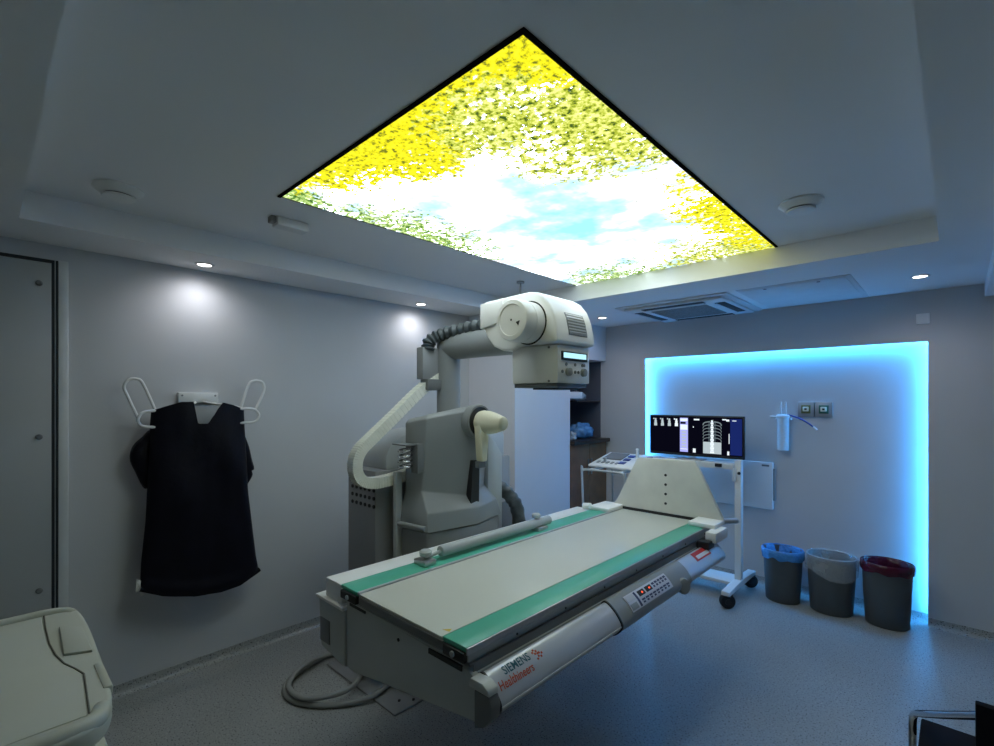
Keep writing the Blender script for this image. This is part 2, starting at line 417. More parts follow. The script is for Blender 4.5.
# tall panel on the left wall
PX = XL
t = empty('wall_cladding_panel', (PX, -.3, 0), 'tall flat grey panel with screw caps at the left edge of the room', 'wall panel')
MB().box((PX+.0005, -1.2, .05), (PX+.018, .232, 2.168), .002).build('panel_sheet', M['panel'], t)
MB().box((PX+.0005, .233, .0), (PX+.014, .256, 2.185)).box((PX+.0005, -1.2, 2.172), (PX+.014, .236, 2.185)).build('dark_edging', M['seam'], t)
MB().box((PX+.0005, .2435, .0), (PX+.017, .2465, 2.19)).build('metal_edge', M['steel'], t)
MB().box((PX+.0005, .2565, .055), (PX+.016, .293, 2.188), .002).build('edge_strip', M['panel_edge'], t)
for z in (.627, 1.347, 2.067):
    MB().lathe([(.013, 0), (.013, .004), (.008, .008)], (PX+.017, .189, z), (1,0,0), seg=16).build('screw_cap', M['grey_dark'], t)

# ------------------------------------------------------------------ apron rack and apron
t = empty('apron_rack', (XL, .85, 1.45), 'white wire wall rack with looped arms behind the dark apron', 'rack')
MB().box((XL+.0005, .748, 1.505), (XL+.03, .947, 1.562), .003).build('bracket_plate', M['white'], t)
for y in (.765, .93): MB().cyl((XL+.030, y, 1.545), (XL+.033, y, 1.545), .005, seg=10).build('screw', M['grey_dark'], t)
b = MB()
b.tube([(XL+.02, .83, 1.51), (XL+.10, .80, 1.50), (XL+.12, .70, 1.485), (XL+.13, .62, 1.465)], .006, smooth=5)
b.tube([(XL+.02, .87, 1.51), (XL+.10, .90, 1.50), (XL+.12, 1.00, 1.485), (XL+.13, 1.05, 1.468)], .006, smooth=5)
b.build('cross_arm', M['white'], t)
for pts in ([(.627, 1.47), (.575, 1.605), (.548, 1.628), (.515, 1.622), (.497, 1.585), (.515, 1.53), (.554, 1.428)],
            [(1.048, 1.475), (1.085, 1.595), (1.112, 1.632), (1.165, 1.630), (1.180, 1.593), (1.165, 1.54), (1.128, 1.463)]):
    MB().tube([(XL+.09, y, z) for y, z in pts], .0075, smooth=6).build('tall_loop', M['white'], t)
for pts in ([(.650, 1.466), (.600, 1.464), (.562, 1.454), (.545, 1.419), (.562, 1.388), (.61, 1.381), (.650, 1.381)],
            [(1.0, 1.468), (1.04, 1.469), (1.103, 1.466), (1.131, 1.431), (1.108, 1.394), (1.04, 1.388), (1.0, 1.388)]):
    MB().tube([(XL+.14, y, z) for y, z in pts], .0075, smooth=6).build('low_loop', M['white'], t)

def interp(tab, x):
    for (a, va), (b_, vb) in zip(tab, tab[1:]):
        if x <= b_: return va + (vb-va)*max(0, min(1, (x-a)/(b_-a)))
    return tab[-1][1]
Lt = [(.44, .556), (.60, .557), (.70, .561), (.90, .579), (1.11, .588), (1.31, .600), (1.37, .596), (1.47, .604)]
Rt = [(.44, 1.130), (.49, 1.140), (.52, 1.128), (.75, 1.102), (.99, 1.075), (1.2, 1.066), (1.37, 1.056), (1.47, 1.052)]
Tt = [(0, 1.466), (.12, 1.487), (.27, 1.510), (.40, 1.511), (.43, 1.44), (.452, 1.392), (.55, 1.391), (.60, 1.42), (.66, 1.47), (.72, 1.507), (.85, 1.492), (1, 1.464)]
Bt = [(0, .552), (.15, .51), (.4, .468), (.62, .455), (.8, .462), (.92, .488), (1, .505)]
t = empty('lead_apron', (XL+.13, .85, .45), 'black sleeveless lead apron hanging on the left wall', 'apron')
def vest(front):
    def f(u, v):
        zt, zb = interp(Tt, u), interp(Bt, u); z = zb + (zt-zb)*v
        if not front: z = zb + (zt-.05-zb)*v
        l, r = interp(Lt, z), interp(Rt, z); y = l + (r-l)*u
        bulge = (max(0, 1-(2*u-1)**2))**.5
        hem = max(0, 1-abs(v-.04)/.05)*.012
        wr = noise.noise(Vector((y*5, z*3, 1)))*.014 + noise.noise(Vector((y*14, z*4, 5)))*.006 + .010*math.sin((z*9+y*16))*max(0, 1-abs(z-1.12)/.35)
        x = XL+.125 + (.05*bulge + hem + wr*bulge if front else -.05*bulge)
        return (x, y, z)
    return f
b = MB(); b.grid(vest(True), 60, 60); b.grid(vest(False), 60, 20)
b.build('body', M['navy'], t)
def lump(pts, d, x0):
    n = len(pts); cy = sum(p[0] for p in pts)/n; cz = sum(p[1] for p in pts)/n
    rings = []
    P = catmull([Vector((0, a, b_)) for a, b_ in pts], 5, True)
    for k, (sc, dx) in enumerate(((.05, -d), (.6, -d*.9), (.92, -d*.5), (1, 0), (.92, d*.5), (.6, d*.9), (.05, d))):
        rings.append([(x0+dx, cy+(q.y-cy)*sc, cz+(q.z-cz)*sc) for q in P])
    return MB().loft(rings)
lump([(.61, 1.36), (.575, 1.33), (.535, 1.285), (.522, 1.22), (.545, 1.15), (.585, 1.06), (.62, 1.1), (.63, 1.25)], .035, XL+.075).build('back_flap', M['navy'], t)
lump([(1.045, 1.35), (1.085, 1.27), (1.108, 1.17), (1.122, 1.11), (1.106, 1.095), (1.112, 1.07), (1.085, 1.02), (1.05, .98), (1.04, 1.15)], .03, XL+.085).build('back_flap', M['navy'], t)
hm = [(interp(Bt, u)) for u in [k/16 for k in range(17)]]
MB().tube([(XL+.135+.03*math.sin(PI*k/16), interp(Lt, hm[k])+(interp(Rt, hm[k])-interp(Lt, hm[k]))*k/16, hm[k]+.012) for k in range(17)], .014, smooth=3).build('rolled_hem', M['navy'], t)
MB().prism([(.540, .615), (.566, .60), (.572, .53), (.556, .525), (.552, .555), (.538, .55)], 'x', XL+.130, XL+.136, .001).build('care_tag', tag and M['tag'], t)['label'] = 'white fabric tag'

# ------------------------------------------------------------------ supply alcove
t = empty('alcove_cabinet', (-2.85, 4.06, 0), 'dark brown base cabinet in the alcove behind the machine', 'cabinet')
MB().box((XL+.001, 3.746, .0), (-2.61, YF-.002, 1.10)).build('body', M['brown'], t)
MB().box((XL+.001, YF-.012, 1.137), (-2.66, YF-.001, 1.912)).box((XL+.001, 3.746, 1.137), (XL+.012, YF-.012, 1.912)).build('alcove_lining', M['lining'], t)
d_ = MB().box((-2.61, 3.75, .08), (-2.592, 4.06, 1.095), .002).build('door', M['brown'], t)
MB().box((-2.592, 4.03, .8), (-2.58, 4.04, .95)).build('handle', M['grey_dark'], d_)
d_ = MB().box((-2.61, 4.065, .08), (-2.592, YF-.004, 1.095), .002).build('door', M['brown'], t)
MB().box((-2.592, 4.085, .8), (-2.58, 4.095, .95)).build('handle', M['grey_dark'], d_)
tag(MB().box((XL+.001, 3.746, 1.101), (-2.55, YF-.002, 1.1365), .004).build('counter', M['counter']), 'dark counter slab on the brown alcove cabinet', 'counter')
tag(MB().box((XL+.013, 3.746, 1.535), (-2.602, 3.95, 1.595), .002).build('wall_shelf', M['white_wall']), 'short white shelf box under the bulkhead in the alcove', 'shelf')
tag(MB().box((XL+.013, 3.952, 1.50), (-2.66, YF-.013, 1.515), .002).build('alcove_shelf', M['counter']), 'dark shelf board in the alcove carrying a clear bag', 'shelf')
def crumple(c, r, sc, seed, flat=True):
    b = MB(); b.sphere(c, r, 40, sc)
    for v in b.bm.verts:
        d = Vector(v.co) - Vector(c); n = d.normalized()
        k = noise.noise(n*2.6+Vector((seed,0,0)))*.35 + noise.noise(n*7+Vector((seed,4,0)))*.16
        v.co = Vector(c) + d*(1+k)
        zb = c[2]-r*sc[2]*.75
        if flat and v.co.z < zb: v.co.z = zb + .001
    return b
tag(crumple((-2.82, 4.14, 1.555), .10, (1., 1.25, .5), 2.).build('plastic_bag', M['bag_white'], ang=20), 'crumpled clear plastic bag on the dark alcove shelf', 'bag')
tag(crumple((-2.76, 4.14, 1.20), .12, (1., 1.25, .7), 9.).build('plastic_bag', M['bag_sky'], ang=20), 'crumpled blue plastic bag on the dark alcove counter', 'bag')
tag(crumple((-2.66, 3.86, 1.17), .045, (1., 1., .95), 5.).build('plastic_bag', M['bag_white'], ang=20), 'small whitish plastic pouch left of the blue bag on the counter', 'bag')

# ------------------------------------------------------------------ the x-ray machine
R = empty('fluoroscopy_machine', (-2.0, 1.9, 0), 'large grey x-ray table with green edge strips, column and overhead white tube head', 'x-ray machine')
# base plate and pedestal
b = MB().box((-2.62, 1.362, .0005), (-1.957, 2.5, .012), .004)
bp = b.build('base_plate', M['cab'], R)
for x in (-2.03, -1.985): MB().cyl((x, 1.44+(x+2.03)*1.2, .012), (x, 1.44+(x+2.03)*1.2, .018), .007, seg=10).build('bolt', M['black'], bp)
MB().box((-2.42, 1.66, .012), (-2.02, 2.35, .9), .02).build('pedestal', M['grey_dark'], R)
# table body
MB().prism([(-1.672, .768), (-1.02, .756), (-.985, .744), (-.968, .725), (-.966, .622), (-1.44, .545), (-1.62, .512), (-1.672, .512)], 'y', .948, .972, .004).build('end_plate', M['end'], R)
MB().prism([(-1.68, .765), (-1.02, .752), (-.99, .742), (-.986, .62), (-1.44, .545), (-1.62, .512), (-1.68, .512)], 'y', .973, 2.70, .006).build('table_body', M['end'], R)
e = MB().prism([(-1.878, .728), (-1.70, .742), (-1.675, .735), (-1.675, .512), (-1.86, .535)], 'y', .94, 2.60, .006).build('rear_body', M['end'], R)
MB().box((-1.858, .936, .560), (-1.785, .9405, .652), .001).build('vent_panel', M['grey_dark'], e)
MB().box((-1.885, .930, .726), (-1.672, 2.60, .739), .003).build('ledge', M['head'], e)
MB().box((-1.83, .945, .74), (-1.70, 2.715, .815), .005).build('rear_cover', M['head'], R)
MB().cyl((-1.34, .9455, .728), (-1.34, .9485, .728), .006, seg=10).build('keyhole', M['black'], R)
for x0, x1 in ((-1.645, -1.54), (-1.18, -1.03)):
    MB().box((x0, .944, .742 if x0 > -1.4 else .754), (x1, .951, .757 if x0 > -1.4 else .768)).build('end_slot', M['black'], R)
# table top
tt = MB().box((-1.69, .95, .772), (-1.006, 2.90, .812), .003).build('tabletop', M['grey_light'], R)
MB().box((-1.562, .935, .812), (-1.108, 2.885, .821), .002).build('top_sheet', M['board'], tt)
MB().box((-1.562, .932, .783), (-1.10, .952, .8115), .002).build('end_rail', M['grey_dark'], tt)
MB().box((-1.665, .940, .768), (-1.02, .953, .7745), .002).build('end_lip', M['end'], tt)
for x0, x1 in ((-1.697, -1.578), (-1.105, -1.002)):
    MB().box((x0, .938, .806), (x1, 2.90, .8225), .004).build('green_strip', M['green'], tt)
    MB().box((x0+.006, .931, .775), (x1-.006, .9495, .806), .004).build('end_cap', M['black'], tt)
    xm = (x0+x1)/2
    MB().lathe([(.009, 0), (.009, .004), (.006, .006)], (xm, .931, .790), (0,-1,0), seg=16).build('end_knob', M['grey_light'], tt)
MB().box((-1.580, .938, .812), (-1.566, 2.89, .8245), .002).build('inner_rail', M['silver'], tt)
MB().box((-1.0055, .938, .800), (-.998, 2.90, .8205), .002).build('edge_trim', M['silver'], tt)
MB().box((-1.0, .96, .745), (-.996, 2.88, .772)).box((-1.006, .95, .765), (-.998, 2.89, .772)).build('side_groove', M['grey_dark'], tt)
for k in range(7):
    MB().cyl((-.998, 1.15+k*.26, .790), (-.9955, 1.15+k*.26, .790), .004, seg=8).build('rail_screw', M['black'], tt)
MB().prism([(-1.138, .966), (-1.112, .970), (-1.120, .988)], 'z', .8212, .8218).build('warning_triangle', M['yellow'], tt)
# gap under the rail
MB().box((-1.03, .975, .66), (-.984, 2.75, .742)).build('rail_ledge', M['grey_dark'], R)

# front fairing with its rounded profile
FP = [Vector((x, z, 0)) for x, z in ((-.984, .738), (-.972, .752), (-.955, .749), (-.928, .729), (-.906, .702), (-.899, .684), (-.904, .668), (-.925, .648), (-.955, .637), (-.984, .635))]
FP = catmull(FP, 6)
SL = [0.]
for a, b_ in zip(FP, FP[1:]): SL.append(SL[-1] + (b_-a).length)
def fp(s, off=0.):                       # point on the profile at arc length s from the top
    for i in range(len(FP)-1):
        if s <= SL[i+1] or i == len(FP)-2:
            k = (s-SL[i])/(SL[i+1]-SL[i]); q = FP[i].lerp(FP[i+1], k); d = (FP[i+1]-FP[i]).normalized()
            return q.x - d.y*-1*-off*-1*-1 if False else (q.x + (-d.y)*off, q.y + d.x*off)
def s_at_z(z):                           # arc length on the outer face where height z is reached
    best = min((abs(p.y-z), SL[i]) for i, p in enumerate(FP) if p.x > -.96)
    return best[1]
def fair(y0, y1, grow, mat, name, parent):
    cx, cz = -.955, .694
    poly = [(-.984 if abs(p.x+.984) < .004 else cx+(p.x-cx)*(1+grow), cz+(p.y-cz)*(1+grow)) for p in FP]
    return MB().prism(poly, 'y', y0, y1).build(name, mat, parent, ang=50)
fa = fair(.968, 2.74, 0, M['silver'], 'front_fairing', R)
MB().prism([(-.985, .726), (-.978, .752), (-.930, .754), (-.908, .742), (-.903, .726)], 'y', .928, .968, .004).build('fairing_cap_lid', M['end'], R)
MB().prism([(-.964, .724), (-.906, .724), (-.896, .70), (-.900, .665), (-.930, .632), (-.964, .616)], 'y', .93, .968, .005).build('fairing_end_cap', M['grey_dark'], R)
fair(.966, .972, .05, M['black'], 'joint', fa); fair(1.622, 1.630, .10, M['black'], 'joint', fa)
ctl = fair(1.630, 2.27, .09, M['grey'], 'control_housing', R)
def onface(y0, y1, s0, s1, off, name, mat, parent, th=.002):
    n = 8
    rings = []
    for k in range(n+1):
        s = s0+(s1-s0)*k/n
        a, b_ = fp(s, off+th), fp(s, off-.004)
        rings.append([(a[0], y0, a[1]), (a[0], y1, a[1]), (b_[0], y1, b_[1]), (b_[0], y0, b_[1])])
    return MB().loft(rings).build(name, mat, parent)
onface(.974, 1.622, s_at_z(.684), s_at_z(.684)+.0045, .001, 'trim_line', M['white'], fa, .0015)
# lettering on the fairing
def lettering(txt, size, y0, s0, mat, name, parent, sx=1., bold=.0, slant=0.):
    cu = bpy.data.curves.new('t', 'FONT'); cu.body = txt; cu.size = size; cu.offset = bold; cu.resolution_u = 3
    ob = bpy.data.objects.new('t', cu); COL.objects.link(ob)
    bpy.context.view_layer.update()
    dg = bpy.context.evaluated_depsgraph_get()
    me = bpy.data.meshes.new_from_object(ob.evaluated_get(dg)); bpy.data.objects.remove(ob); bpy.data.curves.remove(cu)
    bm = bmesh.new(); bm.from_mesh(me); bmesh.ops.triangulate(bm, faces=bm.faces)
    bmesh.ops.subdivide_edges(bm, edges=[e for e in bm.edges if e.calc_length() > .012], cuts=2)
    for v in bm.verts:
        a = fp(s0 - v.co.y, .0012); v.co = Vector((a[0], y0 + (v.co.x+slant*v.co.y)*sx, a[1]))
    bm.normal_update(); bm.to_mesh(me); bm.free(); me.name = name
    return link(name, me, mat, parent)
lettering('SIEMENS', .034, 1.026, .060, M['teal'], 'lettering', fa, .93, .0004)
lettering('Healthineers', .034, .986, .090, M['orange'], 'lettering', fa, .86, .0004, .1)
for k, (dy, ds) in enumerate(((0, .034), (.011, .040), (.022, .048), (.011, .056), (0, .062), (.012, .048), (-.010, .040), (.000, .046), (.024, .060), (.034, .052))):
    onface(1.166+dy*.75, 1.166+dy*.75+.006, ds+.004, ds+.010, .0005, 'logo_dot', M['orange'], fa, .0008)
# red and white sticker on the far end of the fairing
onface(2.42, 2.60, .030, .076, .0005, 'sticker', M['red'], fa, .0008)
onface(2.44, 2.59, .050, .068, .0015, 'sticker_band', M['white'], fa, .0008)
# keypad
g9 = .0065; SQ = lambda s: .044 + (s-.040)*.80
KM = lambda y: 1.715+(y-1.66)*.84
kp = onface(KM(1.66), KM(2.09), SQ(.040), SQ(.118), g9, 'keypad', M['keypad'], ctl, .002)
onface(KM(1.665), KM(1.735), SQ(.046), SQ(.075), g9+.002, 'nameplate', M['silver'], ctl, .001)
onface(KM(1.668), KM(1.725), SQ(.085), SQ(.112), g9+.002, 'nameplate', M['plate'], ctl, .001)
onface(KM(1.742), KM(1.757), SQ(.045), SQ(.114), g9+.002, 'label_bar', M['navy_btn'], ctl, .001)
for y in (1.775, 1.850):
    onface(KM(y), KM(y+.060), SQ(.050), SQ(.076), g9+.002, 'digit_window', M['black'], ctl, .001)
    onface(KM(y+.032), KM(y+.042), SQ(.060), SQ(.067), g9+.003, 'digit', M['led_red'], ctl, .001)
for k in range(8):
    y = 1.775 + k*.038
    onface(KM(y), KM(y+.028), SQ(.088), SQ(.096), g9+.002, 'button', M['navy_btn'], ctl, .0015)
    onface(KM(y+.004), KM(y+.020), SQ(.100), SQ(.108), g9+.002, 'button', M['navy_btn'], ctl, .0015)
for k in range(5):
    y = 1.925 + k*.032
    onface(KM(y), KM(y+.022), SQ(.050), SQ(.060), g9+.002, 'button', M['navy_btn'], ctl, .0015)
    onface(KM(y+.002), KM(y+.017), SQ(.065), SQ(.074), g9+.002, 'button', M['navy_btn'], ctl, .0015)
MB().lathe([(.034, 0), (.036, .012), (.030, .02), (.022, .022)], (-.905, 2.185, .676), (1, -.45, .35), seg=24).build('turn_knob', M['grey'], ctl)

# footboard and its brackets
fb = [(x-.014, z) for x, z in [(-1.645, .832), (-1.615, .845), (-1.585, .885), (-1.452, 1.150), (-1.435, 1.158), (-1.10, 1.168), (-1.085, 1.160), (-.935, .86), (-.925, .832)]]
f_ = MB().prism(fb, 'y', 2.84, 2.868, .004).build('footboard', M['foot'], R)
MB().box((-1.56, 2.834, .8215), (-1.09, 2.839, .838)).build('gap_strip', M['black'], f_)
for k in range(4): MB().cyl((-1.276, 2.837, .895+.057*k), (-1.276, 2.842, .895+.057*k), .008, seg=12).build('hole', M['black'], f_)
for x0, x1, y0 in ((-1.705, -1.56, 2.66), (-1.085, -.94, 2.70)):
    b_ = MB().box((x0, y0, .8228), (x1, 2.86, .848), .006).build('footboard_bracket', M['head'], R)
MB().box((-.965, 2.62, .770), (-.905, 2.80, .826), .010).build('clamp', M['head'], R)
MB().box((-.99, 2.57, .745), (-.925, 2.65, .785), .006).build('clamp_base', M['black'], R)
MB().cyl((-.96, 2.85, .838), (-.90, 2.93, .838), .016).build('clamp_lever', M['steel'], R)
MB().cyl((-1.74, 2.66, .84), (-1.69, 2.66, .845), .02).build('clamp_knob', M['head'], R)
# compression rail on the far strip
rl = MB().cyl((-1.642, 1.38, .858), (-1.642, 2.16, .858), .024, bev=.004).build('rail_roller', M['grey_light'], R)
MB().cyl((-1.642, 1.30, .848), (-1.642, 1.38, .858), .008).build('roller_pin', M['steel'], rl)
MB().box((-1.682, 1.265, .8228), (-1.604, 1.33, .846), .006).build('roller_clamp', M['steel'], rl)
MB().lathe([(.008, 0), (.008, .012), (.026, .014), (.027, .03), (.02, .036)], (-1.642, 1.30, .846)).build('clamp_screw', M['grey_light'], rl)
MB().lathe([(.010, 0), (.010, .012), (.022, .014), (.024, .03), (.018, .036)], (-1.642, 2.05, .874)).build('clamp_screw', M['grey_light'], rl)
MB().box((-1.675, 2.02, .8228), (-1.60, 2.10, .842), .004).build('roller_clamp', M['steel'], rl)

# column housing beside the table
def ring(z, P): return [(x, y, z + dz) for x, y, dz in P]
hs = MB()
XW = -2.085
A = lambda z0, z1, z2, z3, z4, k=0., f=0.: [(XW, 1.515, z0), (-1.945-f, 1.545, z1), (-1.865+k, 1.82, z2), (-1.945+k, 1.98, z3), (XW, 1.98, z4)]
hs.loft([[(x, y, .865) for x, y in [(XW, 1.48), (-1.885, 1.505), (-1.835, 1.80), (-1.905, 2.06), (XW, 2.06)]],
         [(x, y, .955) for x, y in [(XW, 1.49), (-1.900, 1.515), (-1.836, 1.81), (-1.915, 2.03), (XW, 2.03)]],
         A(1.055, 1.055, 1.005, 1.04, 1.04, -.022, .042), A(1.20, 1.20, 1.20, 1.20, 1.20, -.006, .018), A(1.40, 1.425, 1.470, 1.44, 1.44), [(XW, 1.535, 1.42), (-1.965, 1.565, 1.445), (-1.895, 1.82, 1.495), (-1.96, 1.96, 1.465), (XW, 1.96, 1.46)]], bev=.007)
ho = hs.build('column_housing', M['grey'], R, ang=30)
MB().prism([(XW, 1.49), (-1.90, 1.515), (-1.845, 1.80), (-1.915, 2.05), (XW, 2.05)], 'z', .55, .86, .01).build('housing_skirt', M['grey'], R)
MB().tube([(XW, 1.478, .885), (-1.895, 1.50, .885)], .014).build('housing_handle', M['grey'], ho)
MB().lathe([(.086, -.06), (.092, -.01), (.088, .0)], (-1.838, 1.82, 1.405), (1,0,0), 40).build('boss', M['grey'], ho)
MB().lathe([(.078, -.02), (.078, .003)], (-1.838, 1.82, 1.405), (1,0,0), 40).build('black_ring', M['black'], ho)
cn = MB().lathe([(.060, 0), (.064, .02), (.062, .055), (.055, .09), (.044, .13), (.036, .158), (.024, .166)], (-1.833, 1.825, 1.402), (1,.0,-.02), 32).build('compression_cone', M['cream'], R)
MB().loft([[( -1.80+dx, 1.80+dy, z) for dx, dy in ((-.03,-.028+k),(.02,-.028+k),(.02,.026-k),(-.03,.026-k))] for z, k in ((1.40, -.01), (1.30, 0), (1.20, .008))], bev=.008).build('cone_arm', M['cream'], cn)
MB().box((-1.83, 1.775, 1.165), (-1.80, 1.825, 1.20), .004).build('arm_joint', M['grey_dark'], cn)
MB().prism([(1.79, 1.20), (1.84, 1.20), (1.835, .965), (1.775, .965)], 'x', -1.91, -1.862).build('slot', M['black'], ho)
MB().prism([(1.99, .93), (1.99, 1.20), (1.99, 1.33), (2.05, 1.28), (2.11, 1.20), (2.11, .60), (1.99, .60)], 'x', -2.08, -1.945, .008).build('rear_cover_plate', M['grey_light'], R)
# spring coil on housing side
sp_ = MB()
for k in range(4): sp_.tube([(-2.03+.034*math.cos(a), 1.475+.034*math.sin(a), 1.185+k*.027+.004*math.sin(a)) for a in [i*2*PI/18 for i in range(18)]], .006, closed=True)
sc_ = sp_.build('spring_coil', M['chrome'], ho)
MB().box((-2.09, 1.44, 1.292), (-1.98, 1.515, 1.298)).box((-2.02, 1.505, 1.15), (-1.965, 1.545, 1.298), .003).build('coil_bracket', M['grey_dark'], ho)
MB().box((-2.115, 1.46, .3), (-2.087, 1.50, 1.15), .006).build('side_post', M['grey_light'], R)

# column, arm, hose
MB().loft([[( -2.115+.068*math.cos(a), 1.84+.068*math.sin(a), z if z < 1.7 else 1.823-.074*math.cos(a)*-1*-1) for a in [i*2*PI/32 for i in range(32)]] for z in (1.36, 1.9)]).build('column', M['grey'], R)
MB().loft([[(x if x > -2 else -2.115+.068*math.cos(a), 1.84+.068*math.sin(a), 1.823-.074*math.cos(a)) for a in [i*2*PI/32 for i in range(32)]] for x in (-2.1, -1.52)]).build('support_arm', M['grey'], R)
bx = MB().box((-2.185, 1.665, 1.635), (-2.128, 1.775, 1.812), .004).build('junction_box', M['cab'], R)
MB().box((-2.17, 1.68, 1.575), (-2.10, 1.80, 1.635), .003).build('box_underside', M['grey_dark'], bx)
hp = catmull([Vector(p) for p in ((-2.14, 1.71, 1.80), (-2.14, 1.72, 1.845), (-2.10, 1.77, 1.885), (-2.00, 1.81, 1.905), (-1.88, 1.83, 1.915), (-1.72, 1.83, 1.92), (-1.57, 1.83, 1.925))], 12)
MB().tube(hp, .036, 14, rfun=lambda i: .033 + .006*math.sin(i*1.35)).build('corrugated_hose', M['hose'], R)
# tube head
HPf = [(-1.612, 1.858), (-1.612, 1.975), (-1.58, 1.978), (-1.34, 1.985), (-1.295, 1.978), (-1.255, 1.955), (-1.222, 1.915), (-1.20, 1.865), (-1.188, 1.81), (-1.183, 1.760), (-1.20, 1.757), (-1.40, 1.757), (-1.42, 1.740), (-1.49, 1.742), (-1.545, 1.765), (-1.585, 1.81)]
hd = MB().prism(HPf, 'y', 1.615, 1.90, .010, 3).build('tube_head', M['head'], R, ang=30)
MB().prism([(-1.622, 1.85), (-1.622, 1.968), (-1.48, 1.972), (-1.47, 1.90), (-1.51, 1.868)], 'y', 1.604, 1.90, .006).build('cover_block', M['head'], hd)
MB().lathe([(.094, 0), (.094, .004)], (-1.332, 1.617, 1.850), (0,-1,0), 40).build('dial_gap', M['black'], hd)
MB().lathe([(.088, 0), (.088, .055), (.0855, .057), (.0855, .060), (.088, .062), (.088, .112), (.083, .119), (.066, .121), (.064, .118), (.0, .118)], (-1.332, 1.617, 1.850), (0,-1,0), 48, cap=False).build('rotation_dial', M['head'], hd)
for q in (((-1.332, 1.4990, 1.850), .004),):
    MB().cyl(q[0], (q[0][0], 1.4965, q[0][2]), q[1], seg=10).build('dial_dot', M['black'], hd)
MB().prism([(-1.306, 1.838), (-1.286, 1.843), (-1.294, 1.824)], 'y', 1.4970, 1.4990).build('dial_arrow', M['black'], hd)
MB().cyl((-1.365+.0, 1.895, 1.93), (-1.33, 1.895, 1.93), .004).build('screw', M['grey_dark'], hd)
# grille on the rounded end: follows the profile
gp = [(-1.2545, 1.955), (-1.222, 1.915), (-1.20, 1.865), (-1.188, 1.81), (-1.186, 1.79)]
def gpt(t, off):
    k = min(int(t*(len(gp)-1)), len(gp)-2); f = t*(len(gp)-1)-k
    a, b_ = Vector((*gp[k], 0)), Vector((*gp[k+1], 0)); q = a.lerp(b_, f); d = (b_-a).normalized()
    return (q.x - d.y*off, q.y + d.x*off)
gr = MB()
def gstrip(y0, y1, t0, t1, off):
    rr = []
    for k in range(7):
        t_ = t0+(t1-t0)*k/6; a, b_ = gpt(t_, off), gpt(t_, off-.004)
        rr.append([(a[0], y0, a[1]), (a[0], y1, a[1]), (b_[0], y1, b_[1]), (b_[0], y0, b_[1])])
    return rr
g0 = MB().loft(gstrip(1.70, 1.84, .36, .93, .0015)).build('grille', M['grey_dark'], hd)
for k in range(9):
    tA = .38+k*.06; gr.loft(gstrip(1.706, 1.834, tA, tA+.026, .003))
gr.build('grille_slats', M['silver'], hd)
# collimator
cl = MB().box((-1.452, 1.64, 1.592), (-1.20, 1.88, 1.752), .005).build('collimator', M['head'], R)
MB().box((-1.446, 1.648, 1.574), (-1.21, 1.872, 1.592), .003).build('bottom_plate', M['grey_dark'], cl)
MB().box((-1.38, 1.70, 1.566), (-1.24, 1.85, 1.576)).build('beam_window', M['black'], cl)
MB().box((-1.198, 1.668, 1.692), (-1.194, 1.852, 1.722)).box((-1.199, 1.664, 1.688), (-1.196, 1.856, 1.726)).build('display_bezel', M['black'], cl)
MB().box((-1.194, 1.674, 1.698), (-1.192, 1.842, 1.720)).build('display', M['lcd'], cl)
for y in (1.712, 1.825):
    MB().lathe([(.018, 0), (.017, .014), (.013, .016)], (-1.20, y, 1.640), (1,0,0), 20).build('knob', M['grey'], cl)
for y, z in ((1.70, 1.672), (1.765, 1.672), (1.82, 1.672), (1.835, 1.672), (1.765, 1.64), (1.672, 1.64), (1.79, 1.64)):
    MB().cyl((-1.20, y, z), (-1.197, y, z), .007, seg=12).build('push_button', M['grey_dark'], cl)
for z in (1.60, 1.742): MB().cyl((-1.245, 1.64, z), (-1.245, 1.637, z), .005, seg=10).build('screw', M['grey_dark'], cl)
# cable chain
cp = catmull([Vector(p) for p in ((-2.15, 1.80, 1.655), (-2.15, 1.66, 1.570), (-2.15, 1.48, 1.425), (-2.15, 1.36, 1.330), (-2.15, 1.285, 1.265), (-2.15, 1.262, 1.19), (-2.15, 1.29, 1.125), (-2.15, 1.37, 1.100), (-2.15, 1.50, 1.11), (-2.15, 1.62, 1.13))], 8)
ch = MB(); n = len(cp)
for i in range(n-1):
    a, b_ = cp[i], cp[i+1]; d = (b_-a); L_ = d.length; d.normalize(); nn = Vector((0, -d.z, d.y)); w_ = .026; h = .026
    e0 = a + d*L_*.0; e1 = a + d*(L_*1.0)
    ch.loft([[q + Vector((sx*w_, 0, 0)) + nn*sz*h for sx, sz in ((-1,-1),(1,-1),(1,1),(-1,1))] for q in (e0, e1)])
    ch.loft([[q + Vector((sx*(w_+.0016), 0, 0)) + nn*sz*(h+.0016) for sx, sz in ((-1,-1),(1,-1),(1,1),(-1,1))] for q in (a + d*L_*.1, a + d*L_*.8)])
ch.build('cable_chain', M['chain'], R)
# cabinet behind
cb = MB().box((-2.46, 1.40, .16), (-2.185, 2.45, 1.150), .012).build('generator_cabinet', M['cab'], R)
MB().prism([(1.47, 1.14), (1.47, 1.22), (1.50, 1.285), (1.57, 1.325), (1.68, 1.35), (1.9, 1.37), (2.35, 1.37), (2.4, 1.3), (2.4, 1.14)], 'x', -2.44, -2.19, .02, 2).build('cabinet_hood', M['grey_light'], cb)
for r_ in range(3):
    for k in range(6):
        MB().cyl((-2.405+k*.042, 1.401, 1.050-r_*.042), (-2.405+k*.042, 1.396, 1.050-r_*.042), .010, seg=12).build('vent_hole', M['black'], cb)
